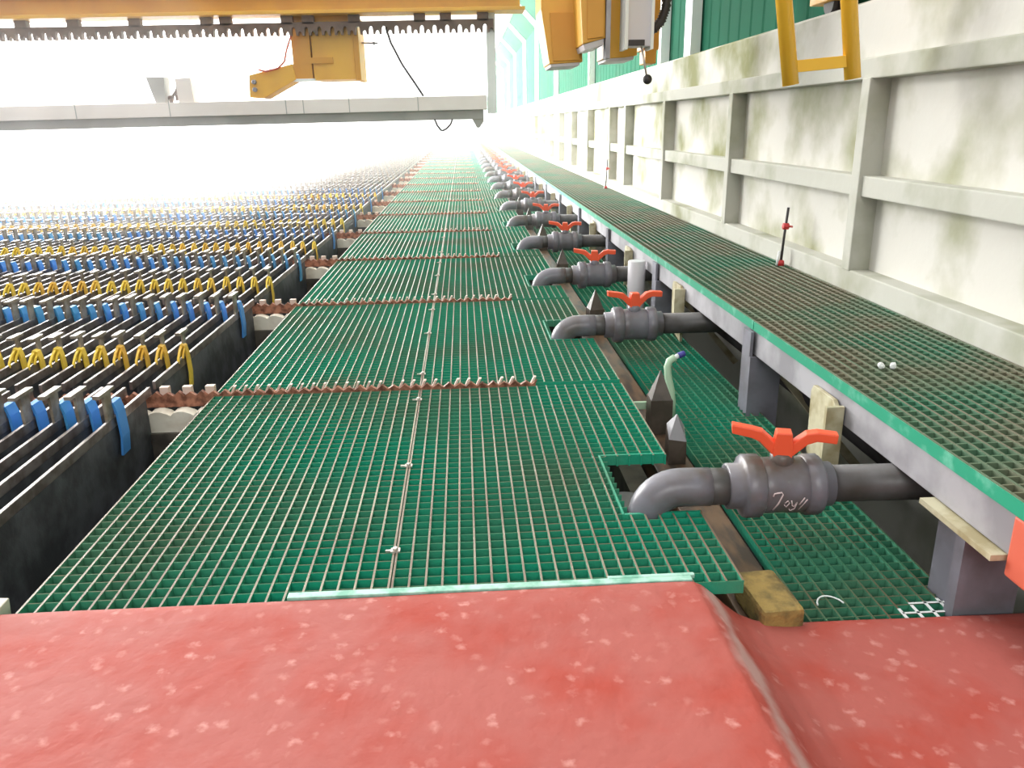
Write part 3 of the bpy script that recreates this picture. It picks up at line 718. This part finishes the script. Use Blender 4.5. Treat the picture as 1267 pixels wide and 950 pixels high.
a.build('jib_arm', MT['crane_yellow'], t, bevel=0.006)
for zc in (1.44, 1.37): MB().lathe([(0, 0.022), (0.03, 0.022), (0.034, 0.014)], (-2.005, 0.02, zc), (0, -1, 0), 12).build('bolt', MT['steel_grey'], t)
MB().tube([(-0.97, 0.3, 1.80), (-0.80, 0.3, 1.795)], 0.010, 8).lathe([(0, 0.018), (0.02, 0.018)], (-0.85, 0.3, 1.797), (1, 0, 0), 10).build('spindle', MT['steel_grey'], t)
MB().tube([(-1.62, 0.0, 2.0), (-1.60, -0.01, 1.85), (-1.66, 0.0, 1.72), (-1.69, 0.0, 1.62), (-1.76, 0.0, 1.56), (-1.88, 0.0, 1.535), (-1.95, 0.0, 1.55)], 0.010, 8).build('cable', MT['rededge'], t)['label'] = 'thin reddish cable'
# loose cables
def cable(pts, r, label):
    tag(MB().tube([(x, DC+y, z) for x, y, z in pts], r, 8).build('cable', MT['black']), label, 'cable')
cable([(-0.70, -0.04, 1.90), (-0.66, -0.05, 1.76), (-0.56, -0.05, 1.56), (-0.44, -0.05, 1.38), (-0.37, -0.03, 1.27)], 0.011, 'black cable curving from the toothed rack to the grey beam')
cable([(-0.27, 0.0, 1.05), (-0.245, 0.0, 0.99), (-0.21, 0.0, 0.945), (-0.19, 0.0, 0.94), (-0.15, 0.0, 0.96), (-0.11, 0.0, 1.0), (-0.09, 0.0, 1.05)], 0.009, 'small black cable loop under the right end of the grey beam')

# yellow boxes hanging at the right, nearer the camera
ly = 5.0
def slab(name, pts, y0, y1, m1, label, foot=None, side=None):
    t = thing(name, (0, ly, 0), label, 'crane part', 'yellow crane buckets above the walkway')
    MB().prism(pts, 'y', y0, y1).build('shell', m1, t, bevel=0.006)
    if foot: MB().prism(foot, 'y', y0+0.01, y1-0.01).build('foot_plate', MT['cab'], t, bevel=0.003)
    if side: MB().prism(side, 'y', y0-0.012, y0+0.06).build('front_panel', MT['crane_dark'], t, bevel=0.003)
    return t
slab('crane_bucket', [(0.475, 2.1), (0.475, 1.62), (0.525, 1.325), (0.72, 1.335), (0.70, 1.62), (0.70, 2.1)], 0.0, 0.35, MT['crane_yellow'], 'leftmost yellow crane bucket hanging above the walkway', [(0.535, 1.308), (0.70, 1.316), (0.705, 1.336), (0.53, 1.326)], [(0.545, 1.34), (0.705, 1.345), (0.685, 1.60), (0.525, 1.60)])
slab('crane_bucket', [(0.632, 2.1), (0.675, 1.405), (0.80, 1.435), (0.79, 2.1)], -0.3, 0.1, MT['crane_yellow'], 'middle narrow yellow crane bucket with pale lower lip', [(0.69, 1.375), (0.79, 1.40), (0.795, 1.437), (0.68, 1.404)], [(0.70, 1.43), (0.79, 1.44), (0.785, 2.0), (0.69, 2.0)])
slab('crane_bucket', [(0.83, 2.1), (0.835, 1.345), (0.95, 1.35), (1.02, 1.36), (1.02, 2.1)], -0.1, 0.2, MT['crane_yellow'], 'right yellow crane bucket behind the grey enclosure', [(0.84, 1.328), (1.0, 1.338), (1.005, 1.358), (0.84, 1.346)])
tag(MB().box(0.800, ly-0.32, 1.33, 0.825, ly-0.24, 2.1).build('guide_rail', MT['steel_grey'], bevel=0.003), 'slim grey vertical guide rail between two yellow buckets', 'rail')
t = thing('control_enclosure', (0, ly, 0), 'pale grey tall enclosure with dangling limit-switch rod', 'enclosure')
MB().box(0.90, -0.38, 1.385, 1.035, -0.26, 2.1).build('housing', MT['cab'], t, bevel=0.006)
MB().box(0.888, -0.40, 1.37, 0.905, -0.25, 2.1).box(1.03, -0.40, 1.37, 1.045, -0.25, 2.1).build('side_frame', MT['white'], t)
MB().box(0.912, -0.385, 1.388, 1.0, -0.375, 1.418).build('slot', MT['black'], t)
tube = MB().tube([(0.985, -0.36, 1.40), (1.005, -0.36, 1.31), (1.025, -0.36, 1.225)], 0.006, 8); o = tube.build('switch_rod', MT['brushed'], t)
q = MB(); bmesh.ops.create_uvsphere(q.bm, u_segments=16, v_segments=10, radius=0.026); b_ = q.build('knob', MT['black'], o, loc=(1.027, -0.36, 1.218))
# corrugated black hose
hp = [(1.21, 5.0, 2.0), (1.205, 5.0, 1.75), (1.20, 5.0, 1.62), (1.175, 5.0, 1.55), (1.13, 5.0, 1.505), (1.06, 4.98, 1.49)]
fine = []
for i in range(len(hp)-1):
    for j in range(10):
        s_ = j/10; fine.append(tuple(hp[i][c]*(1-s_)+hp[i+1][c]*s_ for c in range(3)))
tag(MB().tube(fine, [0.030 if i % 2 else 0.022 for i in range(len(fine))], 12).build('corrugated_hose', MT['black']), 'black corrugated hose curling behind the grey enclosure', 'hose')
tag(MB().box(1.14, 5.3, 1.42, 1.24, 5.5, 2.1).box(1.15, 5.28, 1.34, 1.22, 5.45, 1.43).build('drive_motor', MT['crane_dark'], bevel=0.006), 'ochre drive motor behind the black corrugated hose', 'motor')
# crane end carriage on the wall top
t = thing('end_carriage', (XW+0.15, 3.9, 1.50), 'yellow crane end carriage resting on the wall top behind the ladder', 'crane carriage')
MB().box(-0.06, -1.1, 0.06, 0.08, 0.62, 0.75).build('frame', MT['crane_yellow'], t, bevel=0.006)
for yy in (-0.8, 0.45): MB().lathe([(-0.03, 0.06), (0.03, 0.06)], (0.0, yy, 0.06), (1, 0, 0), 20).build('wheel', MT['black'], t)
# ladder
t = thing('ladder', (0, 3.25, 0), 'yellow tubular crane ladder hanging in front of the concrete wall', 'ladder')
for x0_, x1_, zb_ in ((1.205, 1.285, 1.125), (1.455, 1.53, 1.145)):
    MB().lathe([(0, 0.031), (1.2, 0.031)], (x1_+0.0, 0, zb_), (x0_-x1_, 0, 0.44), 20).build('stile', MT['ladder'], t)
for i in range(5):
    z = 1.20 + i*0.27
    MB().box(1.27-0.05*i, -0.014, z-0.022, 1.515-0.05*i, 0.014, z+0.022, rot=Matrix.Rotation(-0.08, 3, 'Y')).build('rung', MT['ladder'], t, bevel=0.003)

# ------------------------------------------------------------------ mist and added glare veil
def mist(name, x0, y0, x1, y1, z1, dens, label):
    m = bpy.data.materials.new(name); m.use_nodes = True; n = m.node_tree; n.nodes.clear()
    o = n.nodes.new('ShaderNodeOutputMaterial'); v = n.nodes.new('ShaderNodeVolumeScatter')
    v.inputs['Color'].default_value = (1, 1, 1, 1); v.inputs['Density'].default_value = dens; v.inputs['Anisotropy'].default_value = 0.3
    n.links.new(v.outputs[0], o.inputs['Volume'])
    tag(MB().box(x0, y0, -0.89, x1, y1, z1).build(name, m), label, 'mist', None, 'stuff')
mist('mist', -17.9, 6.5, XW-0.02, 79, 6.0, 0.010, 'white acid mist filling the far end of the hall')
mist('glare_veil', -17.8, 7.2, -2.2, 78, 5.5, 0.05, 'added white veil imitating lens glare over the far left cells')  # added volume imitating the lens veil on the left
